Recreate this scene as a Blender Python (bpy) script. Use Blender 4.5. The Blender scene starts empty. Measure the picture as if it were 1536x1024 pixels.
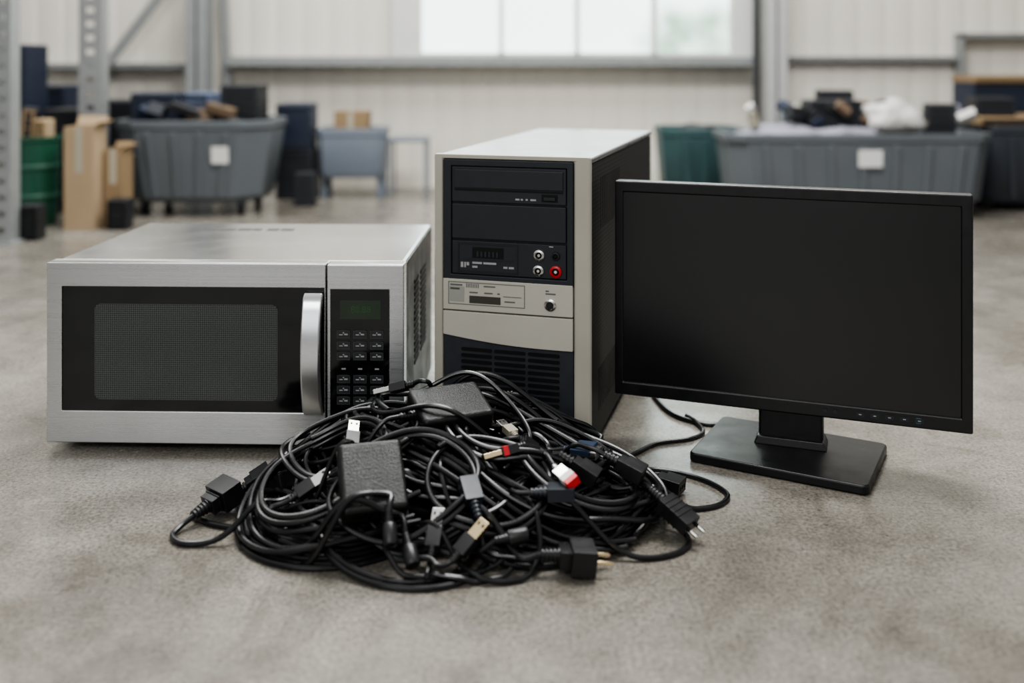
import bpy, bmesh, math, random
import numpy as np
from mathutils import Matrix, Vector, noise
SC=bpy.context.scene; COL=SC.collection
rng=np.random.default_rng(11); random.seed(5)
SC.view_settings.look='AgX - Medium High Contrast'

# ---------------------------------------------------------------- materials
MATS={}
def mat(name,col,rough=.5,metal=0,var=.08,scale=30,bump=0,bscale=200,stretch=None,spec=.5,rvar=.08,coat=0,emis=None,es=0,aniso=0,bdist=.001):
    if name in MATS: return MATS[name]
    m=bpy.data.materials.new(name); m.use_nodes=True; nt=m.node_tree; N=nt.nodes; L=nt.links
    b=N['Principled BSDF']; b.inputs['Metallic'].default_value=metal
    b.inputs['Specular IOR Level'].default_value=spec; b.inputs['Coat Weight'].default_value=coat
    if aniso:
        b.inputs['Anisotropic'].default_value=aniso; b.inputs['Anisotropic Rotation'].default_value=.25
        tg=N.new('ShaderNodeTangent'); tg.direction_type='RADIAL'; tg.axis='Z'; L.new(tg.outputs[0],b.inputs['Tangent'])
    tc=N.new('ShaderNodeTexCoord'); mp=N.new('ShaderNodeMapping'); L.new(tc.outputs['Object'],mp.inputs[0])
    if stretch: mp.inputs['Scale'].default_value=stretch
    n=N.new('ShaderNodeTexNoise'); n.inputs['Scale'].default_value=scale; n.inputs['Detail'].default_value=5
    L.new(mp.outputs[0],n.inputs['Vector'])
    mx=N.new('ShaderNodeMix'); mx.data_type='RGBA'
    mx.inputs['A'].default_value=tuple(max(0,c*(1-var)) for c in col[:3])+(1,)
    mx.inputs['B'].default_value=tuple(min(1,c*(1+var)) for c in col[:3])+(1,)
    L.new(n.outputs['Fac'],mx.inputs['Factor']); L.new(mx.outputs['Result'],b.inputs['Base Color'])
    mr=N.new('ShaderNodeMapRange'); mr.inputs['From Min'].default_value=.3; mr.inputs['From Max'].default_value=.7
    mr.inputs['To Min'].default_value=max(0.02,rough-rvar); mr.inputs['To Max'].default_value=min(1,rough+rvar)
    L.new(n.outputs['Fac'],mr.inputs['Value']); L.new(mr.outputs[0],b.inputs['Roughness'])
    if bump:
        n2=N.new('ShaderNodeTexNoise'); n2.inputs['Scale'].default_value=bscale; L.new(mp.outputs[0],n2.inputs['Vector'])
        bp=N.new('ShaderNodeBump'); bp.inputs['Strength'].default_value=bump; bp.inputs['Distance'].default_value=bdist
        L.new(n2.outputs['Fac'],bp.inputs['Height']); L.new(bp.outputs[0],b.inputs['Normal'])
    if emis:
        b.inputs['Emission Color'].default_value=emis; b.inputs['Emission Strength'].default_value=es
    MATS[name]=m; return m
def dotmat(name,base,dot,pitch,thr,axes=('X','Z'),rough=.4,metal=0,spec=.5):
    """regular perforation pattern"""
    m=bpy.data.materials.new(name); m.use_nodes=True; nt=m.node_tree; N=nt.nodes; L=nt.links; b=N['Principled BSDF']
    tc=N.new('ShaderNodeTexCoord'); sp=N.new('ShaderNodeSeparateXYZ'); L.new(tc.outputs['Object'],sp.inputs[0])
    def mth(op,a,bv=None):
        x=N.new('ShaderNodeMath'); x.operation=op
        for i,v in enumerate((a,bv)):
            if v is None: continue
            if isinstance(v,(int,float)): x.inputs[i].default_value=v
            else: L.new(v,x.inputs[i])
        return x.outputs[0]
    k=2*math.pi/pitch
    s1=mth('SINE',mth('MULTIPLY',mth('ADD',sp.outputs[axes[0]],sp.outputs[axes[1]]),k*.7))
    s2=mth('SINE',mth('MULTIPLY',mth('SUBTRACT',sp.outputs[axes[0]],sp.outputs[axes[1]]),k*.7))
    pr=mth('MULTIPLY',s1,s2)
    g=mth('GREATER_THAN',pr,thr)
    mx=N.new('ShaderNodeMix'); mx.data_type='RGBA'; mx.inputs['A'].default_value=base; mx.inputs['B'].default_value=dot
    L.new(g,mx.inputs['Factor']); L.new(mx.outputs['Result'],b.inputs['Base Color'])
    b.inputs['Roughness'].default_value=rough; b.inputs['Metallic'].default_value=metal; b.inputs['Specular IOR Level'].default_value=spec
    return m

steel=mat('brushed_steel',(.56,.565,.57,1),.28,1,.035,4,.0,160,(.5,.5,90),rvar=.02,aniso=.7)
steelH=mat('satin_steel',(.72,.73,.74,1),.24,1,.03,4,0,300)
steelT=mat('worn_steel_top',(.56,.565,.57,1),.21,1,.05,9,0,90,(1,1,1),rvar=.05)
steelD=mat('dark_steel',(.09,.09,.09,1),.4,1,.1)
blackG=mat('black_glass',(.004,.004,.005,1),.08,0,.1,8,rvar=.03)
blackP=mat('black_plastic',(.008,.008,.009,1),.36,0,.15,60,.1,800)
adapP=mat('textured_black_plastic',(.006,.006,.006,1),.36,0,.15,60,.7,700,spec=.4)
blackM=mat('black_matte',(.005,.005,.005,1),.6,0,.1,spec=.3)
charc=mat('charcoal_plastic',(.020,.023,.029,1),.42,0,.1,50,.12,900,spec=.4)
charcL=mat('charcoal_grille',(.030,.034,.042,1),.45,0,.1,50,.12,900,spec=.5)
charc2=mat('charcoal_dark',(.009,.011,.014,1),.45,0,.1,50)
rubber=mat('cable_rubber',(.006,.006,.007,1),.29,0,.2,40,0,rvar=.06)
rubber2=mat('cable_rubber_grey',(.010,.011,.013,1),.34,0,.2,40,0)
beige=mat('silver_grey_plastic',(.43,.41,.35,1),.42,0,.14,9,.05,900)
beigeL=mat('light_grey_plastic',(.49,.47,.405,1),.42,0,.12,9,.05,900)
topsil=mat('painted_silver_top',(.31,.31,.305,1),.30,.8,.22,8,.03,200,rvar=.10)
casedk=mat('painted_black_case',(.010,.010,.010,1),.6,.0,.2,25,.1,600,spec=.2)
perf=dotmat('perforated_black_case',(.032,.032,.032,1),(.001,.001,.001,1),.0085,.20,('Y','Z'),.55,spec=.2)
meshw=dotmat('microwave_door_mesh',(.066,.074,.071,1),(.005,.006,.006,1),.0042,.18,('X','Z'),.14)
printg=mat('print_grey',(.34,.34,.34,1),.5)
printd=mat('print_dark',(.03,.03,.03,1),.5)
labelw=mat('paper_label',(.62,.62,.60,1),.6)
chrome=mat('chrome',(.66,.65,.63,1),.22,1,.05)
brass=mat('brass',(.72,.58,.36,1),.24,1,.05)
redp=mat('red_plastic',(.50,.012,.018,1),.3)
bluep=mat('blue_black_plastic',(.014,.028,.058,1),.38)
slate=mat('slate_plastic',(.012,.016,.023,1),.38)
tan=mat('tan_plastic',(.35,.32,.25,1),.5)
lcd=mat('lcd_window',(.014,.030,.014,1),.15)
lcdg=mat('lcd_digits',(.026,.085,.026,1),.4)
screen=mat('monitor_screen',(.003,.003,.004,1),.31,0,.1,6,rvar=.02,spec=.7)
monb=mat('monitor_bezel',(.007,.007,.008,1),.36,0,.1,60,.1,900)
# ---------------------------------------------------------------- mesh builder
class MB:
    def __init__(s): s.v=[];s.f=[];s.m=[]
    def add(s,vs,fs,m=0,M=None):
        o=len(s.v)
        for p in vs:
            p=Vector(p); s.v.append(tuple(M@p if M else p))
        for f in fs: s.f.append(tuple(i+o for i in f)); s.m.append(m)
        return s
    def box(s,c,d,m=0,rot=None,top=1.0):
        x,y,z=[k/2 for k in d]; t=top
        vs=[(-x,-y,-z),(x,-y,-z),(x,y,-z),(-x,y,-z),(-x*t,-y*t,z),(x*t,-y*t,z),(x*t,y*t,z),(-x*t,y*t,z)]
        M=Matrix.Translation(c)@(rot if rot else Matrix())
        return s.add(vs,[(3,2,1,0),(4,5,6,7),(0,1,5,4),(1,2,6,5),(2,3,7,6),(3,0,4,7)],m,M)
    def bx(s,x0,x1,y0,y1,z0,z1,m=0): return s.box(((x0+x1)/2,(y0+y1)/2,(z0+z1)/2),(x1-x0,y1-y0,z1-z0),m)
    def lathe(s,prof,M=None,m=0,seg=24):
        vs=[];fs=[]
        for t,r in prof:
            for k in range(seg):
                a=2*math.pi*k/seg; vs.append((t,r*math.cos(a),r*math.sin(a)))
        n=len(prof)
        for i in range(n-1):
            for k in range(seg):
                k2=(k+1)%seg; fs.append((i*seg+k,i*seg+k2,(i+1)*seg+k2,(i+1)*seg+k))
        fs.append(tuple(range(seg))[::-1]); fs.append(tuple((n-1)*seg+k for k in range(seg)))
        return s.add(vs,fs,m,M)
    def cyl(s,c,r,h,axis='Z',m=0,seg=24,r2=None):
        R={'X':Matrix(),'Y':Matrix.Rotation(math.pi/2,4,'Z'),'Z':Matrix.Rotation(-math.pi/2,4,'Y')}[axis]
        r2=r if r2 is None else r2
        return s.lathe([(-h/2,r),(h/2,r2)],Matrix.Translation(c)@R,m,seg)
    def prism(s,poly,a,b,m=0,plane='XZ'):
        n=len(poly)
        if plane=='XZ': P=lambda p,t:(p[0],t,p[1])
        elif plane=='XY': P=lambda p,t:(p[0],p[1],t)
        else: P=lambda p,t:(t,p[0],p[1])
        vs=[P(p,a) for p in poly]+[P(p,b) for p in poly]
        fs=[tuple(range(n)),tuple(range(2*n-1,n-1,-1))]+[(i,(i+1)%n,(i+1)%n+n,i+n) for i in range(n)]
        return s.add(vs,fs,m)
    def frame(s,o,i,y0,y1,m=0):
        def q(r): return [(r[0],r[2]),(r[1],r[2]),(r[1],r[3]),(r[0],r[3])]
        O=q(o);I=q(i); vs=[]
        for y in (y0,y1): vs+=[(p[0],y,p[1]) for p in O]+[(p[0],y,p[1]) for p in I]
        fs=[]
        for k in range(4):
            k2=(k+1)%4
            fs+=[(k,k2,4+k2,4+k),(8+k,12+k,12+k2,8+k2),(k,8+k,8+k2,k2),(4+k,4+k2,12+k2,12+k)]
        return s.add(vs,fs,m)
    def obj(s,name,mats,parent=None,loc=None,bevel=0,seg=2,rotz=0,**props):
        me=bpy.data.meshes.new(name); me.from_pydata(s.v,[],s.f)
        for mm in mats: me.materials.append(mm)
        for p,k in zip(me.polygons,s.m): p.material_index=k
        b=bmesh.new(); b.from_mesh(me); bmesh.ops.recalc_face_normals(b,faces=b.faces); b.to_mesh(me); b.free()
        me.polygons.foreach_set('use_smooth',[True]*len(me.polygons))
        me.set_sharp_from_angle(angle=math.radians(35))
        o=bpy.data.objects.new(name,me); COL.objects.link(o)
        if parent: o.parent=parent
        if loc: o.location=loc
        o.rotation_euler.z=rotz
        if bevel:
            md=o.modifiers.new('bevel','BEVEL'); md.width=bevel; md.segments=seg; md.limit_method='ANGLE'; md.angle_limit=math.radians(35); md.harden_normals=True
        for k,v in props.items(): o[k]=v
        return o
def root(name,label,cat,loc,deg=0,group=None):
    e=bpy.data.objects.new(name,None); e.empty_display_size=.05; COL.objects.link(e)
    e.location=loc; e.rotation_euler.z=-math.radians(deg); e['label']=label; e['category']=cat
    if group: e['group']=group
    return e
def rrect(cx,cz,w,h,r,n=5):
    P=[]
    for sx,sz,a0 in ((1,1,0),(-1,1,90),(-1,-1,180),(1,-1,270)):
        for k in range(n+1):
            a=math.radians(a0+90*k/n); P.append((cx+sx*(w/2-r)+r*math.cos(a),cz+sz*(h/2-r)+r*math.sin(a)))
    return P
def textmesh(s,size,name,m,parent,loc,rot=(math.pi/2,0,0)):
    cu=bpy.data.curves.new(name,'FONT'); cu.body=s; cu.size=size; cu.extrude=.0001; cu.align_x='CENTER'; cu.align_y='CENTER'
    t=bpy.data.objects.new(name,cu); COL.objects.link(t); bpy.context.view_layer.update()
    me=bpy.data.meshes.new_from_object(t.evaluated_get(bpy.context.evaluated_depsgraph_get()))
    bpy.data.objects.remove(t); me.materials.clear(); me.materials.append(m)
    o=bpy.data.objects.new(name,me); COL.objects.link(o); o.parent=parent; o.location=loc; o.rotation_euler=rot; return o

# ================================================================ CAMERA
cam=bpy.data.cameras.new('camera'); co=bpy.data.objects.new('camera',cam); COL.objects.link(co); SC.camera=co
co.location=(0,0,.55); co.rotation_euler=(math.pi/2,0,0)
cam.sensor_width=36; cam.lens=36*1500/1536; cam.shift_y=-(512-95)/1536
cam.dof.use_dof=True; cam.dof.focus_distance=1.33; cam.dof.aperture_fstop=2.1; cam.clip_start=.02

# ================================================================ ROOM
def floor_mat():
    m=bpy.data.materials.new('concrete_floor'); m.use_nodes=True; nt=m.node_tree; N=nt.nodes; L=nt.links; b=N['Principled BSDF']
    tc=N.new('ShaderNodeTexCoord')
    def nz(s,d=6,r=.6,dist=0,st=None):
        n=N.new('ShaderNodeTexNoise'); n.inputs['Scale'].default_value=s; n.inputs['Detail'].default_value=d; n.inputs['Roughness'].default_value=r; n.inputs['Distortion'].default_value=dist
        if st:
            mp=N.new('ShaderNodeMapping'); mp.inputs['Scale'].default_value=st; mp.inputs['Rotation'].default_value=(0,0,.5); L.new(tc.outputs['Object'],mp.inputs[0]); L.new(mp.outputs[0],n.inputs['Vector'])
        else: L.new(tc.outputs['Object'],n.inputs['Vector'])
        return n.outputs['Fac']
    def ramp(f,p0,c0,p1,c1):
        r=N.new('ShaderNodeValToRGB'); r.color_ramp.elements[0].position=p0; r.color_ramp.elements[0].color=c0
        r.color_ramp.elements[1].position=p1; r.color_ramp.elements[1].color=c1; L.new(f,r.inputs[0]); return r.outputs[0]
    def mix(a,bb,f,t='MIX'):
        x=N.new('ShaderNodeMix'); x.data_type='RGBA'; x.blend_type=t; L.new(a,x.inputs['A']); L.new(bb,x.inputs['B'])
        if isinstance(f,float): x.inputs['Factor'].default_value=f
        else: L.new(f,x.inputs['Factor'])
        return x.outputs['Result']
    big=ramp(nz(1.9,8,.62,.5),.38,(.142,.130,.112,1),.60,(.232,.218,.196,1))
    med=ramp(nz(10,9,.74,.3),.33,(.70,.685,.665,1),.67,(1.17,1.165,1.155,1))
    fine=ramp(nz(210,5,.78),.36,(.46,.455,.445,1),.60,(1.22,1.22,1.21,1))
    c=mix(big,med,1.0,'MULTIPLY'); c=mix(c,fine,.95,'MULTIPLY')
    vo=N.new('ShaderNodeTexVoronoi'); vo.inputs['Scale'].default_value=55; L.new(tc.outputs['Object'],vo.inputs['Vector'])
    sp=ramp(vo.outputs['Distance'],.05,(.40,.38,.35,1),.14,(1,1,1,1)); c=mix(c,sp,.7,'MULTIPLY')
    st=ramp(nz(4.0,9,.75,1.4),.55,(1,1,1,1),.66,(.66,.625,.58,1)); c=mix(c,st,.85,'MULTIPLY')
    sc=ramp(nz(14,6,.7,.2,(.35,5,1)),.66,(1,1,1,1),.72,(1.25,1.24,1.22,1)); c=mix(c,sc,.7,'MULTIPLY')
    L.new(c,b.inputs['Base Color'])
    r=N.new('ShaderNodeMapRange'); r.inputs['From Min'].default_value=.35; r.inputs['From Max'].default_value=.65; r.inputs['To Min'].default_value=.13; r.inputs['To Max'].default_value=.34; L.new(nz(7,9,.72),r.inputs['Value']); L.new(r.outputs[0],b.inputs['Roughness'])
    bp=N.new('ShaderNodeBump'); bp.inputs['Strength'].default_value=.18; bp.inputs['Distance'].default_value=.0010; L.new(nz(120,6,.7),bp.inputs['Height']); L.new(bp.outputs[0],b.inputs['Normal'])
    return m
fl=MB().bx(-6,6,-3,4.6,-.05,0).obj('floor',[floor_mat()],kind='structure')
wallm=mat('painted_panel_wall',(.67,.635,.565,1),.6,0,.05,1.5)
prof=[];x=-6.0
while x<6:
    prof+=[(x,4.45),(x+.100,4.45),(x+.104,4.4535),(x+.112,4.4535)]; x+=.118
prof=[p for p in prof if p[0]<=6]
def strip(mb,xa,xb,z0,z1):
    P=[p for p in prof if xa<=p[0]<=xb]
    P=[(xa,4.45)]+P+[(xb,4.45)]
    vs=[(p[0],p[1],z0) for p in P]+[(p[0],p[1],z1) for p in P]; n=len(P)
    mb.add(vs,[(i,i+1,n+i+1,n+i) for i in range(n-1)])
    mb.bx(xa,xb,4.47,4.55,z0,z1)
w=MB(); strip(w,-6,6,0,.575); strip(w,-6,-.53,.575,2.8); strip(w,1.06,6,.575,2.8); strip(w,-.53,1.06,2.05,2.8)
w.obj('wall_back',[wallm],kind='structure')
white=mat('white_frame',(.58,.58,.56,1),.5)
grays=mat('grey_painted_steel',(.24,.25,.25,1),.5,.2,.1)
grayd=mat('dark_grey_steel',(.07,.075,.08,1),.5,.3,.1)
pane=bpy.data.materials.new('frosted_daylight_pane'); pane.use_nodes=True
N=pane.node_tree.nodes; L=pane.node_tree.links; b=N['Principled BSDF']; b.inputs['Roughness'].default_value=.2
tc=N.new('ShaderNodeTexCoord'); nn=N.new('ShaderNodeTexNoise'); nn.inputs['Scale'].default_value=6; L.new(tc.outputs['Object'],nn.inputs['Vector'])
sx=N.new('ShaderNodeSeparateXYZ'); L.new(tc.outputs['Object'],sx.inputs[0])
mr=N.new('ShaderNodeMapRange'); mr.inputs['From Min'].default_value=.45; mr.inputs['From Max'].default_value=.72; L.new(sx.outputs['X'],mr.inputs['Value'])
mz=N.new('ShaderNodeMapRange'); mz.inputs['From Min'].default_value=.86; mz.inputs['From Max'].default_value=.74; L.new(sx.outputs['Z'],mz.inputs['Value'])
m0=N.new('ShaderNodeMath'); m0.operation='MULTIPLY'; L.new(mr.outputs[0],m0.inputs[0]); L.new(mz.outputs[0],m0.inputs[1])
mm=N.new('ShaderNodeMath'); mm.operation='MULTIPLY'; L.new(m0.outputs[0],mm.inputs[0]); L.new(nn.outputs['Fac'],mm.inputs[1])
rp=N.new('ShaderNodeValToRGB'); rp.color_ramp.elements[0].color=(.80,.95,.92,1); rp.color_ramp.elements[0].position=.15; rp.color_ramp.elements[1].color=(.16,.29,.19,1); rp.color_ramp.elements[1].position=.56
L.new(mm.outputs[0],rp.inputs[0]); L.new(rp.outputs[0],b.inputs['Emission Color']); b.inputs['Emission Strength'].default_value=3.0; b.inputs['Base Color'].default_value=(.3,.3,.3,1)
wr=MB(); wr.frame((-.53,1.06,.575,2.05),(-.40,.966,.597,2.0),4.40,4.52)
for mx_ in (-.047,.287,.627): wr.bx(mx_-.010,mx_+.010,4.38,4.5,.597,2.0)
wo=wr.obj('window_1',[white],bevel=.003,kind='structure')
g=MB().bx(-.40,.966,4.46,4.475,.597,2.0).obj('window_glass',[pane],parent=wo)
MB().bx(-1.24,1.05,4.36,4.45,.545,.572).bx(-1.24,1.05,4.345,4.365,.538,.580).obj('trim_1',[grays],kind='structure',bevel=.002)
t=MB().bx(1.18,1.98,4.40,4.45,.560,.582).bx(1.965,1.985,4.38,4.45,.40,.68).bx(1.965,3.0,4.38,4.45,.660,.684); t.obj('trim_2',[grays],kind='structure',bevel=.002)
MB().bx(-3.2,-1.39,4.38,4.45,.525,.552).obj('trim_3',[grays],kind='structure',bevel=.002)
def column(x0,x1,y0,y1,h,label,m,lean=None):
    r=root('steel_column',label,'column',((x0+x1)/2,(y0+y1)/2,0))
    w=(x1-x0)/2;d=(y1-y0)/2;t=.012
    MB().bx(-w,w,-d,-d+t,.01,h).bx(-w,w,d-t,d,.01,h).bx(-t/2,t/2,-d,d,.01,h).obj('column_shaft',[m],parent=r,bevel=.002)
    MB().bx(-w-.02,w+.02,-d-.02,d+.02,0,.01).obj('base_plate',[m],parent=r)
column(1.085,1.175,4.26,4.35,2.8,'light grey steel building column against the panelled wall',mat('light_grey_steel',(.40,.40,.39,1),.5))
column(-1.385,-1.295,4.24,4.34,2.8,'grey steel building column beside diagonal braces',grays)
column(1.045,1.067,4.30,4.34,2.8,'thin dark steel downpipe post beside the column',grayd)
def brace(name,label,a,b_,y):
    a=Vector((a[0],y,a[1]));b2=Vector((b_[0],y,b_[1]));d=b2-a; L_=d.length
    ang=math.atan2(d.z,d.x); o=MB().bx(0,L_,-.012,.012,-.018,.018).bx(0,L_,-.012,.02,.014,.018).obj(name,[grays],bevel=.001); o.location=a; o.rotation_euler=(0,-ang,0)
    o['label']=label; o['category']='steel brace'
brace('steel_brace','grey diagonal steel brace between wall columns',(-1.78,.50),(-1.38,1.02),4.31)
brace('steel_brace','grey steel brace standing close to the wall column',(-1.235,.018),(-1.30,1.6),4.40)
def perfpost(x,y,w,h,label):
    r=root('rack_upright',label,'shelving post',(x,y,0),group='perforated rack uprights')
    m=mat('galvanised_post',(.30,.31,.31,1),.45,.4,.1)
    mb=MB(); z=.0; step=.05
    mb.bx(-w/2,-w/6,-.02,-.016,0,h); mb.bx(w/6,w/2,-.02,-.016,0,h)
    while z<h-.001:
        mb.bx(-w/6,w/6,-.02,-.016,z,min(h,z+.032)); z+=step
    mb.bx(-w/2,-w/2+.004,-.016,.04,0,h); mb.bx(w/2-.004,w/2,-.016,.04,0,h)
    mb.obj('post',[m],parent=r)
    MB().bx(-w/2-.015,w/2+.015,-.035,.05,-.0,.006).obj('foot_plate',[m],parent=r)
    return r
perfpost(-1.552,3.06,.055,2.2,'perforated galvanised rack upright standing on the concrete')
perfpost(-1.51,3.60,.085,2.2,'wide perforated galvanised rack upright behind cardboard boxes')

# ================================================================ BACKGROUND THINGS
def plast(name,c,r=.5): return mat(name,c,r,0,.12,6)
def tub(name,label,cat,cx,cy,w,d,z0,z1,m,taper=.86,ch=.09,casters=True,lab=None,legs=False,ribs=5):
    r=root(name,label,cat,(cx,cy,0))
    def ring(w_,d_,z,c):
        return [(-w_/2+c,-d_/2,z),(w_/2-c,-d_/2,z),(w_/2,-d_/2+c,z),(w_/2,d_/2-c,z),(w_/2-c,d_/2,z),(-w_/2+c,d_/2,z),(-w_/2,d_/2-c,z),(-w_/2,-d_/2+c,z)]
    t=.012
    R=[ring(w*taper*.94,d*taper*.9,z0,ch),ring(w*taper,d*taper,z0+.02,ch),ring(w*.97,d*.97,z1-.05,ch),ring(w*.97,d*.97,z1-.03,ch),ring(w,d,z1-.028,ch),ring(w,d,z1,ch),ring(w-.03,d-.03,z1,ch-.008),ring(w*.93-.02,d*.93-.02,z1-.04,ch-.01),ring(w*taper-2*t,d*taper-2*t,z0+t,ch-.01)]
    vs=[p for q in R for p in q]; fs=[]
    for i in range(len(R)-1):
        for k in range(8):
            k2=(k+1)%8; fs.append((i*8+k,i*8+k2,(i+1)*8+k2,(i+1)*8+k))
    fs.append(tuple(range(8))[::-1]); n=(len(R)-1)*8; fs.append(tuple(n+k for k in range(8)))
    mb=MB().add(vs,fs)
    h=z1-z0
    for k in range(ribs):
        u=(-.5+(k+.5)/ribs)
        x0=u*(w*taper-2*ch); x1=u*(w*.97-2*ch)
        mb.add([(x0-.010,-d*taper/2-.012,z0+.02),(x0+.010,-d*taper/2-.012,z0+.02),(x1+.010,-d*.485-.012,z1-.04),(x1-.010,-d*.485-.012,z1-.04),
                (x0-.010,-d*taper/2+.004,z0+.02),(x0+.010,-d*taper/2+.004,z0+.02),(x1+.010,-d*.485+.004,z1-.04),(x1-.010,-d*.485+.004,z1-.04)],
               [(0,1,2,3),(4,7,6,5),(0,4,5,1),(1,5,6,2),(2,6,7,3),(3,7,4,0)])
    mb.obj('tub_shell',[m],parent=r,bevel=.004)
    if lab:
        x,z,lw,lh=lab
        ang=math.atan((d*.485-d*taper/2)/h)
        o=MB().box((0,0,0),(lw,.002,lh)).obj('label_sticker',[labelw],parent=r,label='white paper label')
        f=(z-z0)/h; o.location=(x,-(d*taper/2*(1-f)+d*.485*f)-.014,z); o.rotation_euler=(ang,0,0)
    for sx in (-1,1):
        for sy in (-1,1):
            X=sx*(w*taper/2-ch*.8);Y=sy*(d*taper/2-.06)
            if casters:
                c=MB(); c.cyl((0,0,.022),.022,.018,'X',0,16).bx(-.014,-.011,-.012,.012,.015,z0,1).bx(.011,.014,-.012,.012,.015,z0,1).bx(-.018,.018,-.018,.018,z0-.006,z0+.002,1)
                c.obj('caster',[blackM,grayd],parent=r,loc=(X,Y,0))
            elif legs:
                MB().bx(-.014,.014,-.014,.014,0,z0+.01).obj('leg',[m],parent=r,loc=(X,Y,0),bevel=.003)
    return r
gtub=plast('grey_bin_plastic',(.095,.106,.116,1)); btub=plast('blue_grey_plastic',(.15,.175,.21,1)); teal=plast('teal_plastic',(.030,.070,.074,1)); dk=plast('dark_bin_plastic',(.032,.037,.046,1))
TX=-.045
tub('storage_tub','large grey plastic tub on casters full of scrap','bin',-1.11+TX,3.75,.57,.42,.05,.345,gtub,lab=(.12,.225,.06,.06),ribs=4)
tub('plastic_crate','light blue-grey plastic crate standing on legs','bin',-.655,4.15,.275,.22,.085,.285,btub,.95,.02,False,legs=True,ribs=0)
tub('storage_tub','teal plastic tub standing beside a grey tub','bin',.765,4.10,.34,.30,.04,.290,teal,.88,.05,ribs=3)
tub('storage_tub','long grey plastic tub heaped with scrap and bags','bin',1.24,3.69,.96,.34,.04,.300,gtub,.92,.06,lab=(.02,.215,.085,.06),ribs=7)
tub('storage_tub','blue-grey plastic tub standing by the wall','bin',1.42,4.10,.60,.26,.04,.345,btub,.90,.05,ribs=4)
tub('storage_tub','dark grey plastic tub beside the long tub','bin',1.95,3.85,.42,.34,.03,.32,dk,.9,.04,ribs=3)
gr=plast('green_barrel',(.012,.075,.045,1),.4); br=root('barrel','green plastic barrel with ribbed sides beside cardboard boxes','barrel',(-1.635,3.42,0))
RZ=Matrix.Rotation(-math.pi/2,4,'Y')
MB().lathe([(0,.070),(.01,.074),(.09,.078),(.094,.083),(.104,.083),(.108,.079),(.19,.080),(.194,.085),(.204,.085),(.208,.081),(.285,.083),(.29,.089),(.302,.089),(.302,.080),(.12,.072)],RZ,0,36).obj('barrel_shell',[gr],parent=br)
def cbox(name,label,cx,cy,w,d,z0,z1,m,deg=0,cat='cardboard box',open_=True,tape=True,group=None):
    r=root(name,label,cat,(cx,cy,z0),deg,group); h=z1-z0; t=.004
    mb=MB().bx(-w/2,w/2,-d/2,-d/2+t,0,h).bx(-w/2,w/2,d/2-t,d/2,0,h).bx(-w/2,-w/2+t,-d/2+t,d/2-t,0,h).bx(w/2-t,w/2,-d/2+t,d/2-t,0,h).bx(-w/2+t,w/2-t,-d/2+t,d/2-t,0,t)
    mb.obj('box_body',[m],parent=r)
    if open_:
        f=MB(); f.bx(-w/2,w/2,-.002,.002,0,w*.35); o=f.obj('flap',[m],parent=r,loc=(0,d/2,h)); o.rotation_euler=(-.5,0,0)
        o=MB().bx(-.002,.002,-d/2,d/2,0,w*.3).obj('flap',[m],parent=r,loc=(w/2,0,h)); o.rotation_euler=(0,.9,0)
    else:
        MB().bx(-w/2,-.001,-d/2,d/2,h,h+.004).bx(.001,w/2,-d/2,d/2,h,h+.004).obj('flap',[m],parent=r)
    if tape: MB().bx(-.012,.012,-d/2-.0008,-d/2,h*.55,h).obj('tape',[tan],parent=r)
    return r
card=mat('cardboard',(.24,.165,.09,1),.8,0,.1,10); card2=mat('cardboard_light',(.34,.25,.155,1),.8,0,.1,10)
cbox('cardboard_box','tall light brown cardboard box beside the green barrel',-1.430,3.35,.098,.10,0,.34,card2)
cbox('cardboard_box','brown cardboard box beside a large grey tub',-1.345,3.42,.06,.10,0,.26,card)
cbox('cardboard_box','small brown cardboard box sitting in a plastic crate',-.66,4.15,.135,.13,.10,.35,card,open_=False)
navy=mat('navy_case',(.012,.020,.044,1),.5); dkc=mat('dark_case',(.008,.009,.012,1),.5); lb=mat('blue_grey_case',(.10,.13,.20,1),.5)
def case(name,label,cat,cx,cy,w,d,z0,z1,m,deg=0,group=None,m2=None,ry=0):
    r=root(name,label,cat,(cx,cy,z0),deg,group); h=z1-z0; r.rotation_euler.y=math.radians(ry)
    MB().bx(-w/2,w/2,-d/2,d/2,0,h).obj('case_body',[m],parent=r,bevel=min(.006,h*.1))
    mb=MB().frame((-w/2+.006,w/2-.006,.008,h-.008),(-w/2+.014,w/2-.014,.016,h-.016),-d/2-.004,-d/2+.001)
    n=max(1,int(h/.035))
    for k in range(n): 
        z=.02+(h-.04)*(k+.5)/n; mb.bx(-w/2+.02,w/2-.02,-d/2-.003,-d/2+.001,z-.003,z+.003)
    mb.obj('front_panel',[m2 or charc],parent=r)
    return r
case('computer_case','dark blue equipment case stacked behind a barrel','equipment case',-1.83,3.75,.14,.2,0,.30,dkc)
case('computer_case','dark equipment case lying on another case','equipment case',-1.84,3.75,.12,.18,.30,.62,navy)
case('computer_case','black equipment case standing beside a rack upright','equipment case',-1.67,3.80,.14,.2,0,.38,dkc)
case('computer_case','black equipment case standing near the wall column','equipment case',-1.62,4.12,.20,.2,0,.40,dkc)
case('computer_case','navy equipment case standing near the wall','equipment case',-1.92,4.12,.24,.2,0,.46,navy)
case('equipment_box','small black box on the floor beside a barrel','box',-1.50,3.13,.06,.06,0,.11,dkc,m2=blackM)
case('equipment_box','small black box on the floor beside cardboard boxes','box',-1.305,3.33,.07,.06,0,.10,dkc,m2=blackM)
case('equipment_box','small tan box standing in the barrel','box',-1.60,3.42,.05,.05,.13,.36,card2,12,m2=card)
case('equipment_box','small dark box standing in the barrel','box',-1.67,3.42,.05,.06,.13,.40,dkc,-15,m2=card,ry=5)
case('equipment_box','dark blue box standing in the grey tub','box',-1.28+TX,3.75,.17,.12,.064,.44,navy)
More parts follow.
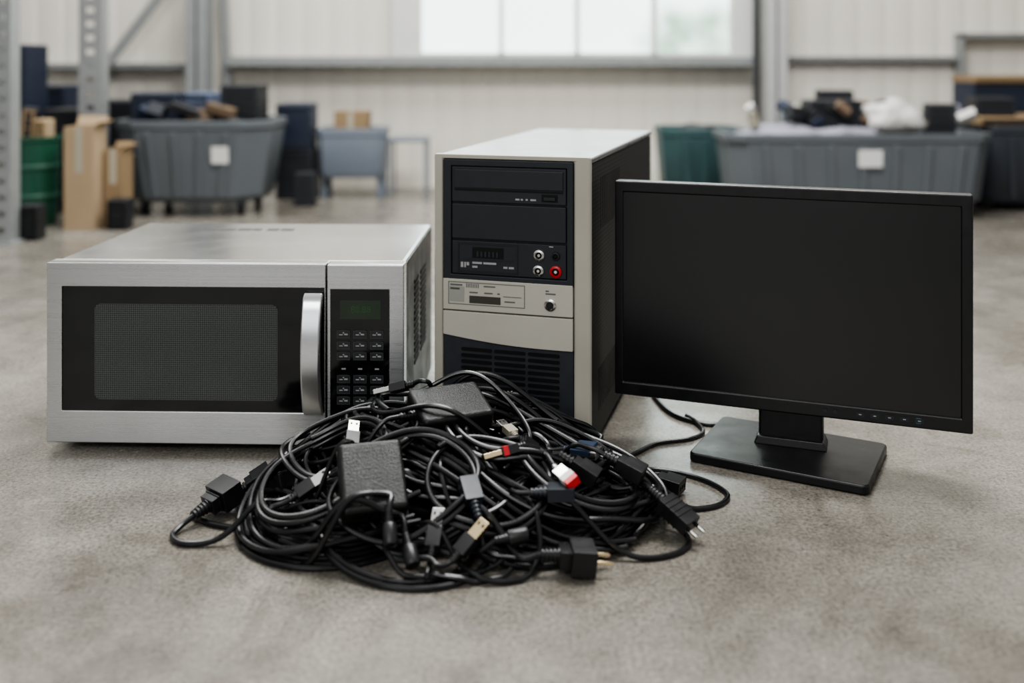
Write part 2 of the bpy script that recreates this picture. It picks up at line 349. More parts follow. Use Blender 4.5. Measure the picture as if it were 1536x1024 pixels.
case('equipment_box','pale blue box standing in the grey tub','box',-1.13+TX,3.80,.10,.12,.064,.44,lb,8)
case('computer_case','black computer case standing in the grey tub','computer case',-.965+TX,3.78,.14,.16,.064,.47,dkc)
case('computer_case','black computer case stacked at the wall','computer case',-.88,4.12,.15,.16,0,.20,dkc)
case('computer_case','navy computer case stacked on another case','computer case',-.885,4.12,.14,.16,.20,.385,navy)
case('equipment_box','small dark box on the floor beside a tub','box',-.80,3.88,.08,.07,0,.13,dkc)
case('cabinet','blue cabinet near the wall','cabinet',2.05,4.17,.34,.2,0,.47,navy)
case('board','brown wooden board lying on the blue cabinet','board',2.06,4.17,.36,.22,.47,.50,card,m2=card)
case('equipment_box','black box standing in the long grey tub','box',1.18,3.70,.19,.12,.055,.415,dkc)
case('equipment_box','dark brown box standing in the long grey tub','box',1.59,3.72,.10,.10,.055,.40,dkc,12,m2=charc)
case('equipment_box','dark box standing in the wall side tub','box',1.32,4.10,.14,.10,.055,.44,dkc,10,m2=charc)
case('equipment_box','dark flat box resting on the dark tub','box',1.93,3.85,.40,.32,.32,.35,card,m2=dkc)
case('equipment_box','black box lying on a flat box over the tub','box',1.84,3.85,.14,.16,.35,.42,dkc,10)
tr=root('trolley','low grey tubular trolley beside a plastic crate','trolley',(-.43,4.2,0))
MB().bx(-.08,.08,-.09,.09,.225,.24).obj('tray',[btub],parent=tr,bevel=.003)
for sx in (-1,1):
    for sy in (-1,1): MB().cyl((sx*.072,sy*.08,.113),.005,.226,'Z').obj('leg',[btub],parent=tr)
def blob(name,label,cat,c,s,m,seed,amp=.3):
    b=bmesh.new(); bmesh.ops.create_icosphere(b,subdivisions=4,radius=1)
    for v in b.verts:
        n=noise.noise(v.co*1.3+Vector((seed,0,0)))+.45*abs(noise.noise(v.co*3.2+Vector((0,seed,0))))+.2*abs(noise.noise(v.co*8+Vector((0,seed,0))))
        v.co*=1+amp*n; v.co.x*=s[0]; v.co.y*=s[1]; v.co.z*=s[2]
    me=bpy.data.meshes.new(name); b.to_mesh(me); b.free(); me.materials.append(m)
    me.polygons.foreach_set('use_smooth',[True]*len(me.polygons))
    o=bpy.data.objects.new(name,me); COL.objects.link(o); o.location=c; o['label']=label; o['category']=cat
bagw=mat('white_bag',(.54,.53,.51,1),.4); bagg=mat('grey_sheet',(.24,.24,.28,1),.5); brn=mat('brown_scrap',(.12,.08,.05,1),.6)
blob('plastic_bag','crumpled white plastic bag heaped in a tub','bag',(1.385,3.66,.350),(.105,.09,.065),bagw,3,.35)
blob('plastic_bag','crumpled grey plastic sheet heaped in a tub','bag',(.98,3.68,.280),(.16,.10,.042),bagg,8,.35)
blob('plastic_bag','grey crumpled plastic sheet lying over the tub contents','bag',(1.21,3.63,.285),(.14,.07,.035),bagg,18,.35)
blob('plastic_bag','dark plastic sack lying in the grey tub','bag',(-1.10+TX,3.66,.30),(.20,.08,.060),dkc,11,.3)
blob('plastic_bag','dark plastic sack lying in the teal tub','bag',(.765,4.1,.25),(.10,.09,.05),dkc,12,.3)
cols=[bagw,dkc,brn,bagg,dkc,tan,dkc,navy,dkc]
r2=random.Random(3)
for k in range(30):
    x=r2.uniform(.86,1.66); 
    o=MB().box((0,0,0),(r2.uniform(.03,.10),r2.uniform(.02,.05),r2.uniform(.015,.06))).obj('scrap_piece',[cols[k%9]],bevel=.004)
    o.location=(x,3.66+r2.uniform(-.05,.08),.303+r2.uniform(0,.09)); o.rotation_euler=[r2.uniform(-.7,.7) for _ in range(3)]
    o['label']='small broken plastic scrap piece heaped in the long tub'; o['category']='scrap'; o['group']='scrap pieces in the long tub'
for k in range(14):
    o=MB().box((0,0,0),(r2.uniform(.05,.12),r2.uniform(.02,.05),r2.uniform(.015,.05))).obj('scrap_piece',[[dkc,navy,dkc,dkc,charc,brn][k%6]],bevel=.004)
    o.location=(-1.12+TX+r2.uniform(-.19,.19),3.66+r2.uniform(-.05,.05),.350+r2.uniform(0,.04)); o.rotation_euler=[r2.uniform(-.5,.5) for _ in range(3)]
    o['label']='small broken plastic scrap piece heaped in the grey tub'; o['category']='scrap'; o['group']='scrap pieces in the grey tub'

# ================================================================ MICROWAVE
mw=root('microwave','stainless steel countertop microwave oven standing on the concrete floor','microwave',(-.4013,1.5943,0),1.8)
Zm=lambda py:.0114+(663-py)*.000948
Xm=lambda px:-.255+(px-70)*.000953
F=-.18
mb=MB().bx(-.253,.253,-.150,.18,.012,.266)
mb.obj('oven_body',[steelT],parent=mw,bevel=.005,seg=3)
v=MB()
for k in range(14):
    z=.215-.0095*k; 
    v.bx(.2525,.2545,-.055,-.005,z-.0028,z+.0028); v.bx(.2525,.2545,.02,.09,z-.0028,z+.0028)
v.obj('side_vent',[blackM],parent=mw)
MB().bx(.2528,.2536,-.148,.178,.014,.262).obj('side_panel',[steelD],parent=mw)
v=MB()
for k,(a,b2) in enumerate(((-.125,-.108),(-.103,-.075),(-.070,-.048),(-.045,-.030),(-.02,.0),(.004,.026))):
    v.bx(a,b2,.105,.122,.2655,.2664)
v.obj('top_vent_slots',[printd],parent=mw)
for sx in (-1,1):
    for sy in (-1,1): MB().cyl((sx*.21,sy*.13,.007),.016,.014,'Z').obj('foot',[blackM],parent=mw)
MB().bx(-.235,.235,-.150,.15,.006,.0125).obj('base_pan',[blackM],parent=mw)
door=MB().frame((-.255,Xm(489),.0114,.267),(Xm(93),Xm(486.5),Zm(615),Zm(429)),F,-.152).obj('door',[steel],parent=mw,bevel=.005,seg=4)
MB().bx(Xm(92),Xm(487),F+.002,-.155,Zm(616),Zm(428)).obj('door_glass',[blackG],parent=door,label='glossy black door glass')
MB().prism(rrect((Xm(142)+Xm(417))/2,(Zm(455)+Zm(598))/2,Xm(417)-Xm(142),Zm(455)-Zm(598),.008),F+.0012,F+.0022).obj('viewing_window',[meshw],parent=door,label='perforated metal mesh viewing window')
def handle():
    n=24; hz0,hz1=Zm(618),Zm(434); outer=[];inner=[]
    for k in range(n+1):
        t=k/n; z=hz0+(hz1-hz0)*t; bow=math.sin(math.pi*t)**.55
        outer.append((F-.004-.024*bow,z))
        tt=.03+.94*t; zi=hz0+(hz1-hz0)*tt; inner.append((F+.002-.021*(math.sin(math.pi*t)**.75),zi))
    poly=outer+inner[::-1]
    return MB().prism(poly,Xm(457),Xm(486),0,'YZ').obj('door_handle',[steelH],parent=door,bevel=.003,seg=4,label='bowed satin metal door handle')
handle()
cp=MB().frame((Xm(491.5),.255,.0114,.267),(Xm(496),Xm(583),Zm(622),Zm(432)),F,-.152).obj('control_panel',[steel],parent=mw,bevel=.005,seg=4)
MB().bx(Xm(495.5),Xm(583.5),F+.0015,-.155,Zm(622.5),Zm(431.5)).obj('keypad_plate',[blackG],parent=cp)
MB().prism(rrect(Xm(540.5),Zm(461),Xm(571)-Xm(510),Zm(447)-Zm(475),.002),F+.0008,F+.0016).obj('display',[lcd],parent=cp)
textmesh('88:88',.013,'display_digits',lcdg,cp,(Xm(541),F+.0006,Zm(461)))
keym=mat('keypad_key',(.024,.026,.029,1),.35); keyo=mat('key_outline',(.08,.08,.08,1),.4)
for py in (497.5,514,530,564,580,596):
    for px in (515.5,540,565):
        k=MB().prism(rrect(0,0,.0185,.0108,.003,3),-.0012,.0012).frame((-.0092,.0092,-.0054,.0054),(-.0087,.0087,-.0049,.0049),-.0013,-.0011,2)
        k.bx(-.006,-.001,-.0015,-.0012,-.0012,.0002,1).bx(.001,.006,-.0015,-.0012,-.001,.001,1).bx(-.001,.001,-.0015,-.0012,.0015,.003,1)
        k.obj('button',[keym,printg,keyo],parent=cp,loc=(Xm(px),F+.0012,Zm(py)))
m_=MB()
for px in (515.5,540,565): m_.bx(Xm(px)-.003,Xm(px)+.003,F+.0009,F+.0016,Zm(549)-.001,Zm(549)+.001)
m_.obj('panel_print',[printg],parent=cp)

# ================================================================ PC TOWER
pc=root('computer_tower','silver and charcoal desktop computer tower with drive bays','computer',(.0777,1.6889,0),16)
W=.116; Fy=-.285
ZP=lambda py:.55-(py-95)*.000948
XP=lambda px:-.116+(px-649)*.000967
MB().bx(-.113,.112,Fy+.010,.300,.012,.412).obj('case_shell',[casedk],parent=pc,bevel=.003)
MB().bx(.1115,.1135,Fy+.012,.303,.014,.409).obj('side_panel',[perf],parent=pc,label='black perforated side panel')
sv=MB()
for k in range(12): sv.bx(.113,.1138,-.21+.014*k,-.203+.014*k,.31,.385)
sv.obj('side_vent',[blackM],parent=pc)
sv=MB()
for k in range(14): sv.bx(.113,.1138,-.225+.012*k,-.219+.012*k,.05,.11)
sv.obj('side_vent',[blackM],parent=pc)
MB().bx(-.115,.1145,Fy+.009,.315,.410,.4185).obj('top_cover',[topsil],parent=pc,bevel=.003,seg=3,label='worn silver painted top cover')
for sx in (-1,1):
    for sy in (-1,1): MB().bx(-.02,.02,-.02,.02,0,.013).obj('foot',[blackM],parent=pc,loc=(sx*.085,sy*.22,0),bevel=.003)
dx0,dx1=-.103,.090
bez=MB().frame((-.1165,.1145,.006,.420),(dx0,dx1,.022,.413),Fy,Fy+.010).obj('front_bezel',[beige],parent=pc,bevel=.004,seg=3,label='silver grey plastic front bezel')
MB().bx(dx0+.0002,dx1-.0002,Fy+.004,Fy+.010,.0225,.4128).obj('bay_frame',[charc2],parent=bez)
MB().frame((dx0+.0005,dx1-.0005,.2375,.4125),(XP(676),XP(852),ZP(414),ZP(250)),Fy-.001,Fy+.006).obj('bay_surround',[charc],parent=bez,bevel=.0015)
xa,xb=XP(677),XP(851)
od=MB().bx(xa,xb,Fy-.0005,Fy+.006,ZP(304),ZP(251)).obj('optical_drive',[charc],parent=pc,bevel=.001)
MB().bx(xa+.004,xb-.004,Fy-.0025,Fy,ZP(283),ZP(255)).obj('disc_tray',[charc],parent=od,bevel=.001)
MB().bx(xa+.004,xb-.004,Fy-.0012,Fy,ZP(287),ZP(284.5)).bx(xb-.035,xb-.012,Fy-.0012,Fy,ZP(300),ZP(289)).obj('tray_gap',[blackM],parent=od)
MB().bx(xb-.032,xb-.015,Fy-.003,Fy,ZP(298),ZP(293)).obj('eject_button',[charc2],parent=od,bevel=.0006)
p=MB()
for k,(a,b2) in enumerate(((.095,.101),(.103,.106),(.110,.113),(.117,.125))): p.bx(xa+a,xa+b2,Fy-.0008,Fy,ZP(299),ZP(296.5))
p.obj('drive_print',[printg],parent=od)
MB().bx(xa,xb,Fy-.0008,Fy+.006,ZP(360),ZP(307)).obj('drive_bay_cover',[charc],parent=pc,bevel=.0015)
ap=MB().bx(xa,xb,Fy+.000,Fy+.006,ZP(413),ZP(363)).obj('audio_panel',[charc],parent=pc,bevel=.001)
MB().frame((XP(686),XP(779),ZP(410),ZP(366)),(XP(688),XP(777),ZP(408),ZP(368)),Fy-.001,Fy+.001).obj('panel_outline',[charc2],parent=ap)
s_=MB().bx(XP(709),XP(757),Fy-.0006,Fy+.001,ZP(388),ZP(372))
s_.obj('card_slot',[blackM],parent=ap)
s_=MB()
for k in range(6): s_.bx(XP(716+6*k),XP(719+6*k),Fy-.0016,Fy-.0004,ZP(386),ZP(378))
s_.bx(XP(695),XP(772),Fy-.0012,Fy,ZP(391),ZP(389.5))
s_.obj('slot_contact',[charc],parent=ap)
p=MB()
for a,b2,u,v2 in ((691,695,403,395),(696.5,699,403,395),(700,704,400,395),(709,724,397,394),(726,746,397,394),(709,717,403,400),(757,763,402,399),(765,773,402,399),(826,832,366.5,365)): p.bx(XP(a),XP(b2),Fy-.0007,Fy,ZP(u),ZP(v2))
p.obj('jack_panel_print',[printg],parent=ap)
for px,py,m1,r in ((811,379,chrome,.0078),(836,379,charc2,.0058),(810,402,chrome,.0078),(836,402,redp,.0085)):
    R=Matrix.Translation((XP(px),Fy,ZP(py)))@Matrix.Rotation(-math.pi/2,4,'Z')
    j=MB().lathe([(-.001,r),(.003,r),(.004,r*.85),(.0042,r*.62),(.001,r*.60)],R,0,24).lathe([(.001,r*.6),(.0032,r*.42)],R,1,20).lathe([(.003,r*.28),(.0034,r*.25)],R,2,16)
    j.obj('audio_jack',[m1,blackM,chrome if m1!=charc2 else blackM],parent=ap)
cr=MB().bx(dx0+.001,dx1-.001,Fy-.002,Fy+.006,ZP(468),ZP(421)).obj('card_reader',[beigeL],parent=pc,bevel=.0012)
xs=MB().frame((XP(672),XP(790),ZP(459),ZP(425)),(XP(673),XP(789),ZP(458),ZP(426)),Fy-.0025,Fy-.0015)
for k in range(8): xs.bx(XP(700+2.6*k),XP(701.2+2.6*k),Fy-.0024,Fy-.0018,ZP(433),ZP(427))
for a,b2,u,v2 in ((675,694,431,428.5),(675,690,437,434),(727,745,431,429),(705,718,441,439),(728,741,441,439),(748,752,441,439),(757,785,444,443),(759,775,452,450),(821,836,436,434),(821,826,432,430)): xs.bx(XP(a),XP(b2),Fy-.0024,Fy-.0018,ZP(u),ZP(v2))
xs.obj('reader_print',[mat('print_mid',(.12,.12,.12,1),.6)],parent=cr)
MB().bx(XP(705),XP(753),Fy-.0026,Fy,ZP(456),ZP(445)).obj('reader_slot',[mat('slot_brown',(.05,.045,.035,1),.6)],parent=cr)
MB().bx(XP(674),XP(697),Fy-.0024,Fy-.0016,ZP(455),ZP(432)).obj('sticker',[mat('silver_sticker',(.36,.36,.33,1),.35,.3)],parent=cr)
R=Matrix.Translation((XP(828),Fy-.002,ZP(451)))@Matrix.Rotation(-math.pi/2,4,'Z')
MB().lathe([(0,.0085),(.002,.0085),(.003,.007)],R,0,24).lathe([(.0028,.0055),(.0045,.005)],R,1,20).obj('power_button',[chrome,blackP],parent=cr)
n=16
curve=lambda t:ZP(506)+(ZP(518)-ZP(506))*t-.004*math.sin(math.pi*t)
poly=[(dx0+.001,ZP(470)),(dx1-.001,ZP(470))]+[(dx1-.001-(dx1-dx0-.002)*k/n,curve(1-k/n)) for k in range(n+1)]
MB().prism(poly,Fy-.002,Fy+.006).obj('lower_cover',[beigeL],parent=pc,bevel=.0012)
poly=[(dx0+.001,.024)]+[(dx1-.001,.024)]+[(dx1-.001-(dx1-dx0-.002)*k/n,curve(1-k/n)-.0012) for k in range(n+1)]
gp=MB().prism(poly,Fy+.002,Fy+.007).obj('intake_grille',[charcL],parent=pc)
g1=MB()
for r_ in range(12):
    z=ZP(527)-.0088*r_
    for c_ in range(3):
        x0=XP(691)+c_*.0495; g1.prism(rrect(x0+.023,z,.046,.0048,.0022,4),Fy+.0008,Fy+.0025)
g1.obj('grille_slot',[blackM],parent=gp,kind='stuff')

# ================================================================ MONITOR
mo=root('monitor','black widescreen flat panel monitor on a rectangular stand','monitor',(.3749,1.381,0),19.9)
hw=.239
MB().frame((-hw,hw,.067,.379),(-hw+.0125,hw-.0145,.067+.020,.379-.0165),0,.020).obj('screen_bezel',[monb],parent=mo,bevel=.0025,seg=3)
MB().bx(-hw+.0121,hw-.0141,.0025,.018,.067+.0196,.379-.0161).obj('screen',[screen],parent=mo,label='switched off black screen')
bk=MB(); bk.box((0,0,0),(2*hw-.01,.302,.022),0,top=.80); o=bk.obj('back_shell',[blackP],parent=mo,bevel=.003); o.rotation_euler=(-math.pi/2,0,0); o.location=(0,.031,.223)
nk=MB().box((.007,.046,.085),(.088,.030,.15)).obj('stand_neck',[blackP],parent=mo,bevel=.004,seg=3)
MB().box((.007,.044,.018),(.10,.045,.012),0,top=.9).obj('neck_collar',[blackP],parent=mo,bevel=.002)
st=MB().prism(rrect(0,0,.238,.166,.010,6),0,.013,0,'XY').obj('stand_base',[mat('base_gloss',(.008,.008,.009,1),.34,0,.1,spec=.35)],parent=mo,loc=(.006,.020,0),rotz=-math.radians(8.5),bevel=.003,seg=3)
for k in range(2):
    MB().cyl((.055+.013*k,-.0006,.0775),.0028,.0018,'Y').obj('indicator',[charc],parent=mo)
for k in range(5):
    b_=MB().bx(-.0055,.0055,-.0008,.0006,-.003,.003).bx(-.0018,.0018,-.001,-.0007,-.0006,.0006,1); b_.obj('menu_button',[charc,printg],parent=mo,loc=(.100+.0185*k,-.0001,.0775))
b_=MB().bx(.170,.176,-.0008,0,.074,.081).obj('power_led',[mat('led_blue',(.05,.2,.3,1),.4)],parent=mo)

# ================================================================ CABLE PILE
GX0,GY0,RES=-.62,.98,.003; NX,NY=400,280
H=np.zeros((NX,NY))
def offs(r):
    k=int(r/RES)+1; out=[]
    for i in range(-k,k+1):
        for j in range(-k,k+1):
            d2=(i*RES)**2+(j*RES)**2
            if d2<=r*r*1.0001: out.append((i,j,math.sqrt(max(0,r*r-d2))))
    return out
OC={}
def O(r):
    r=round(r,4)
    if r not in OC: OC[r]=offs(r)
    return OC[r]
def catmull(P,per=14):
    P=[np.array(p,float) for p in P]; P=[2*P[0]-P[1]]+P+[2*P[-1]-P[-2]]; out=[]
    for i in range(1,len(P)-2):
        a,b_,c,d=P[i-1:i+3]
        for k in range(per):
            t=k/per; out.append(.5*((2*b_)+(-a+c)*t+(2*a-5*b_+4*c-d)*t*t+(-a+3*b_-3*c+d)*t**3))
    out.append(P[-2]); return np.array(out)
def resample(P,step=.004):
    d=np.r_[0,np.cumsum(np.linalg.norm(np.diff(P,axis=0),axis=1))]; n=max(4,int(d[-1]/step))
    s=np.linspace(0,d[-1],n+1); return np.stack([np.interp(s,d,P[:,k]) for k in range(P.shape[1])],1)
def ij(p): return np.clip(((p[:,0]-GX0)/RES).astype(int),8,NX-9),np.clip(((p[:,1]-GY0)/RES).astype(int),8,NY-9)
def gauss(a,s):
    k=int(3*s)+1; w=np.exp(-.5*(np.arange(-k,k+1)/s)**2); w/=w.sum(); return np.convolve(np.pad(a,k,mode='edge'),w,'valid')
def surf(Hm,p,rad):
    i,j=ij(p); z=np.zeros(len(p))
    for r in np.unique(rad):
        m=rad==r; zz=np.full(m.sum(),-1.)
        for a,b_,h in O(r): zz=np.maximum(zz,Hm[i[m]+a,j[m]+b_]+h)
        z[m]=zz
    return z
def depo(Hm,p,z,rad):
    i,j=ij(p)
    for r in np.unique(rad):
        m=rad==r
        for a,b_,h in O(r): np.maximum.at(Hm,(i[m]+a,j[m]+b_),z[m]+h)
def lay(xy,rad,sm=3.5,win=4):
    """rest a cable on the height field; stiffer cables (larger sm) bridge the gaps and stay smooth"""
    Hm=H.copy(); n=len(xy); ch=10; base=np.zeros(n); prev=None
    for s in range(0,n,ch):
        e=min(n,s+ch); base[s:e]=surf(Hm,xy[s:e],rad[s:e])
        if prev: depo(Hm,xy[prev[0]:prev[1]],base[prev[0]:prev[1]],rad[prev[0]:prev[1]])
        prev=(s,e)
    z=gauss(base,sm)
    for _ in range(5):
        z=z+gauss(np.maximum(base-.0022-z,0)*1.4,sm*.8)
    z=gauss(z,2.5)
    return np.maximum(z,rad)
def tube(P,r,sides=10):
    P=np.array(P); T=np.gradient(P,axis=0); T/=np.linalg.norm(T,axis=1)[:,None]+1e-9
    nrm=np.cross(T[0],[0,0,1.]); nrm/=np.linalg.norm(nrm)+1e-9
    vs=[];n=len(P)
    for k in range(n):
        nrm=nrm-T[k]*np.dot(nrm,T[k]); nrm/=np.linalg.norm(nrm)+1e-9; bn=np.cross(T[k],nrm)
        for s in range(sides):
            a=2*math.pi*s/sides; vs.append(tuple(P[k]+r*(math.cos(a)*nrm+math.sin(a)*bn)))
    fs=[(k*sides+s,k*sides+(s+1)%sides,(k+1)*sides+(s+1)%sides,(k+1)*sides+s) for k in range(n-1) for s in range(sides)]
    fs+= [tuple(range(sides))[::-1],tuple((n-1)*sides+s for s in range(sides))]
    return vs,fs
def relief(mb,L0,r0,r1,m=0,n=4,seg=12):
    pr=[]
    for k in range(n):
        a=L0*k/n; r=r0+(r1-r0)*(k+1)/n; pr+=[(a,r),(a+L0/n*.6,r),(a+L0/n*.62,r*.8),(a+L0/n*.98,r*.8)]
    mb.lathe(pr,None,m,seg)
KS={'power':1.22,'block':1.22,'euro':1.15,'usb':1.08,'usbgold':1.08,'usbtan':.9,'usbred':1.08,'iec':1.1}
def connector(kind,parent,M):
    M=M@Matrix.Scale(KS.get(kind,1),4)
    def put(mb,name,mats,bevel=0,**k):
        o=mb.obj(name,mats,parent=parent,bevel=bevel,seg=3,**k); o.matrix_local=M; return o
    if kind=='iec':
        mb=MB(); relief(mb,.018,.0045,.0065); mb.box((.022,0,0),(.010,.018,.013)).box((.036,0,0),(.022,.024,.016)); put(mb,'plug',[blackP],.003)
        p=MB()
        for y in (-.006,0,.006): p.bx(.0465,.0475,y-.001,y+.001,-.002,.002)
        put(p,'socket_slot',[blackM]); return
    if kind=='slate':
        mb=MB(); relief(mb,.020,.0045,.0065); mb.box((.034,0,0),(.030,.021,.015)); put(mb,'plug',[slate],.004); return
    if kind in('power','block'):
        mb=MB(); relief(mb,.018,.0045,.0070,n=5); mb.box((.022,0,0),(.012,.020,.015)).box((.037,0,0),(.022,.030,.022))
        for k in range(3): mb.box((.024+.004*k,0,0),(.0015,.022+.003*k,.017+.002*k))
        put(mb,'plug',[blackP],.002)
        if kind=='power':
            for y in (-.008,.008):
                p=MB().lathe([(.047,.0019),(.062,.0019),(.064,.0010)],Matrix.Translation((0,y,0)),0,12); put(p,'prong',[brass],label='brass prong')
        return
    if kind=='euro':
        mb=MB(); relief(mb,.018,.0042,.0065,n=5); mb.box((.036,0,0),(.036,.024,.014)).box((.022,0,0),(.010,.018,.012))
        for k in range(4): mb.box((.024+.006*k,0,0),(.002,.0255,.0155))
        put(mb,'plug',[blackP],.0025)
        for y in (-.007,.007):
            p=MB().lathe([(.053,.0020),(.058,.0020)],Matrix.Translation((0,y,0)),0,12); put(p,'prong_sleeve',[blackM])
            p=MB().lathe([(.058,.0020),(.065,.0020),(.067,.001)],Matrix.Translation((0,y,0)),0,12); put(p,'prong',[chrome],label='nickel prong')
        return
    if kind in('usb','usbgold','usbred','usbtan'):
        mb=MB(); relief(mb,.010,.0038,.0048,n=3); mb.box((.019,0,0),(.020,.015,.0095))
        if kind=='usbred': mb.box((.024,0,0),(.006,.0156,.0101),1)
        put(mb,'plug',[{'usb':blackP,'usbgold':blackP,'usbred':blackP,'usbtan':tan}[kind],redp],.0015)
        me_=brass if kind in('usbgold','usbred') else chrome
        p=MB().box((.0385,0,.0),(.021,.0125,.0055)); put(p,'metal_shell',[me_],.0006,label='shiny metal connector shell')
        q=MB()
        for y in (-.003,.003): q.box((.043,y,.0028),(.0032,.0022,.0004))
        put(q,'shell_window',[blackM]); return
    if kind=='ethernet':
        mb=MB(); relief(mb,.008,.0038,.0048,m=2,n=3); mb.box((.018,0,0),(.020,.0145,.009),2); mb.box((.030,0,0),(.010,.016,.011),1); mb.box((.038,0,0),(.010,.0155,.0105),0)
        put(mb,'plug',[redp,labelw,chrome],.0012); return
    if kind=='dvi':
        mb=MB(); relief(mb,.014,.0042,.0065,n=4); mb.box((.026,0,0),(.024,.034,.015)); put(mb,'plug',[bluep],.004)
        p=MB().box((.042,0,0),(.008,.026,.010)); put(p,'metal_shell',[chrome],.001)
        for y in (-.0155,.0155):
            put(MB().lathe([(.014,.003),(.020,.003),(.038,.0018),(.046,.0018)],Matrix.Translation((0,y,0)),0,10),'thumb_screw',[blackM])
        return
    mb=MB(); relief(mb,.014,.0040,.0055,n=4); mb.lathe([(.014,.0070),(.016,.0082),(.034,.0085),(.036,.0075)],None,0,16); put(mb,'plug',[blackP])
    put(MB().lathe([(.0362,.0050),(.0364,.0045)],None,0,16),'socket_hole',[blackM])
CL={'iec':.052,'slate':.049,'power':.078,'block':.060,'euro':.077,'usb':.053,'usbgold':.053,'usbred':.053,'usbtan':.045,'ethernet':.044,'dvi':.046,'barrel':.036}
CR={'iec':.0092,'slate':.0075,'power':.0135,'block':.0135,'euro':.009,'usb':.0055,'usbgold':.0055,'usbred':.0055,'usbtan':.005,'ethernet':.006,'dvi':.0075,'barrel':.0085}
CW={'iec':.012,'slate':.010,'power':.016,'block':.016,'euro':.013,'usb':.007,'usbgold':.007,'usbred':.007,'usbtan':.007,'ethernet':.007,'dvi':.017,'barrel':.0085}
def orient(p,d,roll=0):
    x=Vector(d).normalized(); u=Vector((0,0,1)); y=u.cross(x).normalized(); z=x.cross(y)
    M=Matrix((x,y,z)).transposed().to_4x4(); M=Matrix.Translation(p)@M@Matrix.Rotation(roll,4,'X'); return M
def cord(path,r=.0035,start=None,end=None,label='black power cable tangled in the pile',name='power_cable',cat='cable',m=None,sm=3.5,step=.004,roll=0,dep=True,dive=0,win=4,lift=None):
    xy=resample(np.array(path),step); n=len(xy); rad=np.full(n,r)
    ns=int(CL[start]/step) if start else 0; ne=int(CL[end]/step) if end else 0
    if ns: rad[:ns+1]=CR[start]
    if ne: rad[n-ne-1:]=CR[end]
    z=lay(xy,rad,sm,win)
    if lift:
        for (c0,w_,h_) in lift:
            s=np.linspace(0,1,n); z=z+h_*np.exp(-((s-c0)/w_)**2)
    if dive:
        s=np.clip((np.linspace(0,1,n)-.62)/.38,0,1); z=np.maximum(z-dive*s*s*(3-2*s),r)
    if dep:
        depo(H,xy,z,rad)
        if ns: depo(H,xy[:ns],z[:ns]-CR[start]*.5,np.full(ns,round(CW[start],4)))
        if ne: depo(H,xy[n-ne:],z[n-ne:]-CR[end]*.5,np.full(ne,round(CW[end],4)))
    P=np.c_[xy,z]; body=P[max(0,ns-1):n-max(0,ne-1)] if (ns or ne) else P
    c=np.array([body[:,0].mean(),body[:,1].mean(),0.])
    vs,fs=tube(body-c,r); o=MB().add(vs,fs).obj(name,[m or rubber]); o.location=c
    o['label']=label; o['category']=cat; o['group']='tangled cables in the pile'
    if ns: p=P[ns]; q=P[0]; connector(start,o,orient(p-c,q-p,roll))
    if ne: p=P[n-1-ne]; q=P[n-1]; connector(end,o,orient(p-c,q-p,roll))
    return o
XC=-.08
def T(x,y):
    u=(x-XC)/np.where(x<XC,.265,.275); v=np.where(y<1.305,(1.305-y)/.245,(y-1.305)/.16)
    rr=np.sqrt(u*u+v*v); return np.clip(.106*(1-rr**1.2),-.02,1)
def clampy(p):
    ym=1.350; k=.03; y=p[:,1]; m=y>ym-k; y[m]=ym-k+k*np.tanh((y[m]-(ym-k))/k); p[:,1]=y; return p
def loop(cx,cy,a,b_,rot,turns,ph,jit,drift=(0,0),shrink=0):
    n=int(turns*20)+1; t=np.linspace(0,turns*2*math.pi,n); s=np.linspace(0,1,n)
    k=1-shrink*s; w=1+jit*np.sin(t*1.37+ph*3)
    x=a*k*w*np.cos(t+ph); y=b_*k*w*np.sin(t+ph); c_,s_=math.cos(rot),math.sin(rot)
    P=np.stack([cx+drift[0]*s+x*c_-y*s_,cy+drift[1]*s+x*s_+y*c_],1)
    return clampy(resample(catmull(P,6),.004))
for k in range(6):
    cord(loop(-.212+.005*k,1.192+.006*k,.114-.006*k,.110-.006*k,.2,2.4,1.0+k,.015,(.006,.004),.08),.0035,label='long black cable wound in a round coil at the pile edge',sm=5)
for k in range(3):
    cord(loop(.045+.012*k,1.215+.008*k,.120-.006*k,.100-.003*k,.15,2.0,3.4+k*.5,.02,(.01,.0),.06),.0035,label='black cable forming a wide loop under the pile',sm=5)
bulk=['black power cable coiled in the pile','black signal cable tangled in the pile','thin black cable looped through the pile']
made=0; tries=0
while made<40 and tries<900:
    tries+=1
    f=min(1,made/40)
    cx=XC+rng.normal(0,.09*(1-.35*f)); cy=1.235+rng.normal(0,.035)+.035*f
    a=rng.uniform(.08,.20-.07*f); b_=min(a*rng.uniform(.6,1.0),.12)
    r=float(rng.choice([.003,.0035,.0035,.004]))
    p=loop(cx,cy,a,b_,rng.normal(0,.6),rng.uniform(1.8,3.4),rng.uniform(0,6.28),rng.uniform(.01,.03),rng.normal(0,.015,2),rng.uniform(.04,.22))
    Tt=T(p[:,0],p[:,1])
    if Tt.min()<-.015: continue
    z=lay(p,np.full(len(p),r),9)
    ex=z-r-Tt
    if ex.max()>.034 or ex.mean()>.009: continue
    e=[None,None,'barrel',None,'iec',None,None,None][made%8]
    cord(p,r,None,e,label=bulk[made%3],name=['power_cable','signal_cable','thin_cable'][made%3],m=rubber if made%4 else rubber2,sm=9)
    made+=1
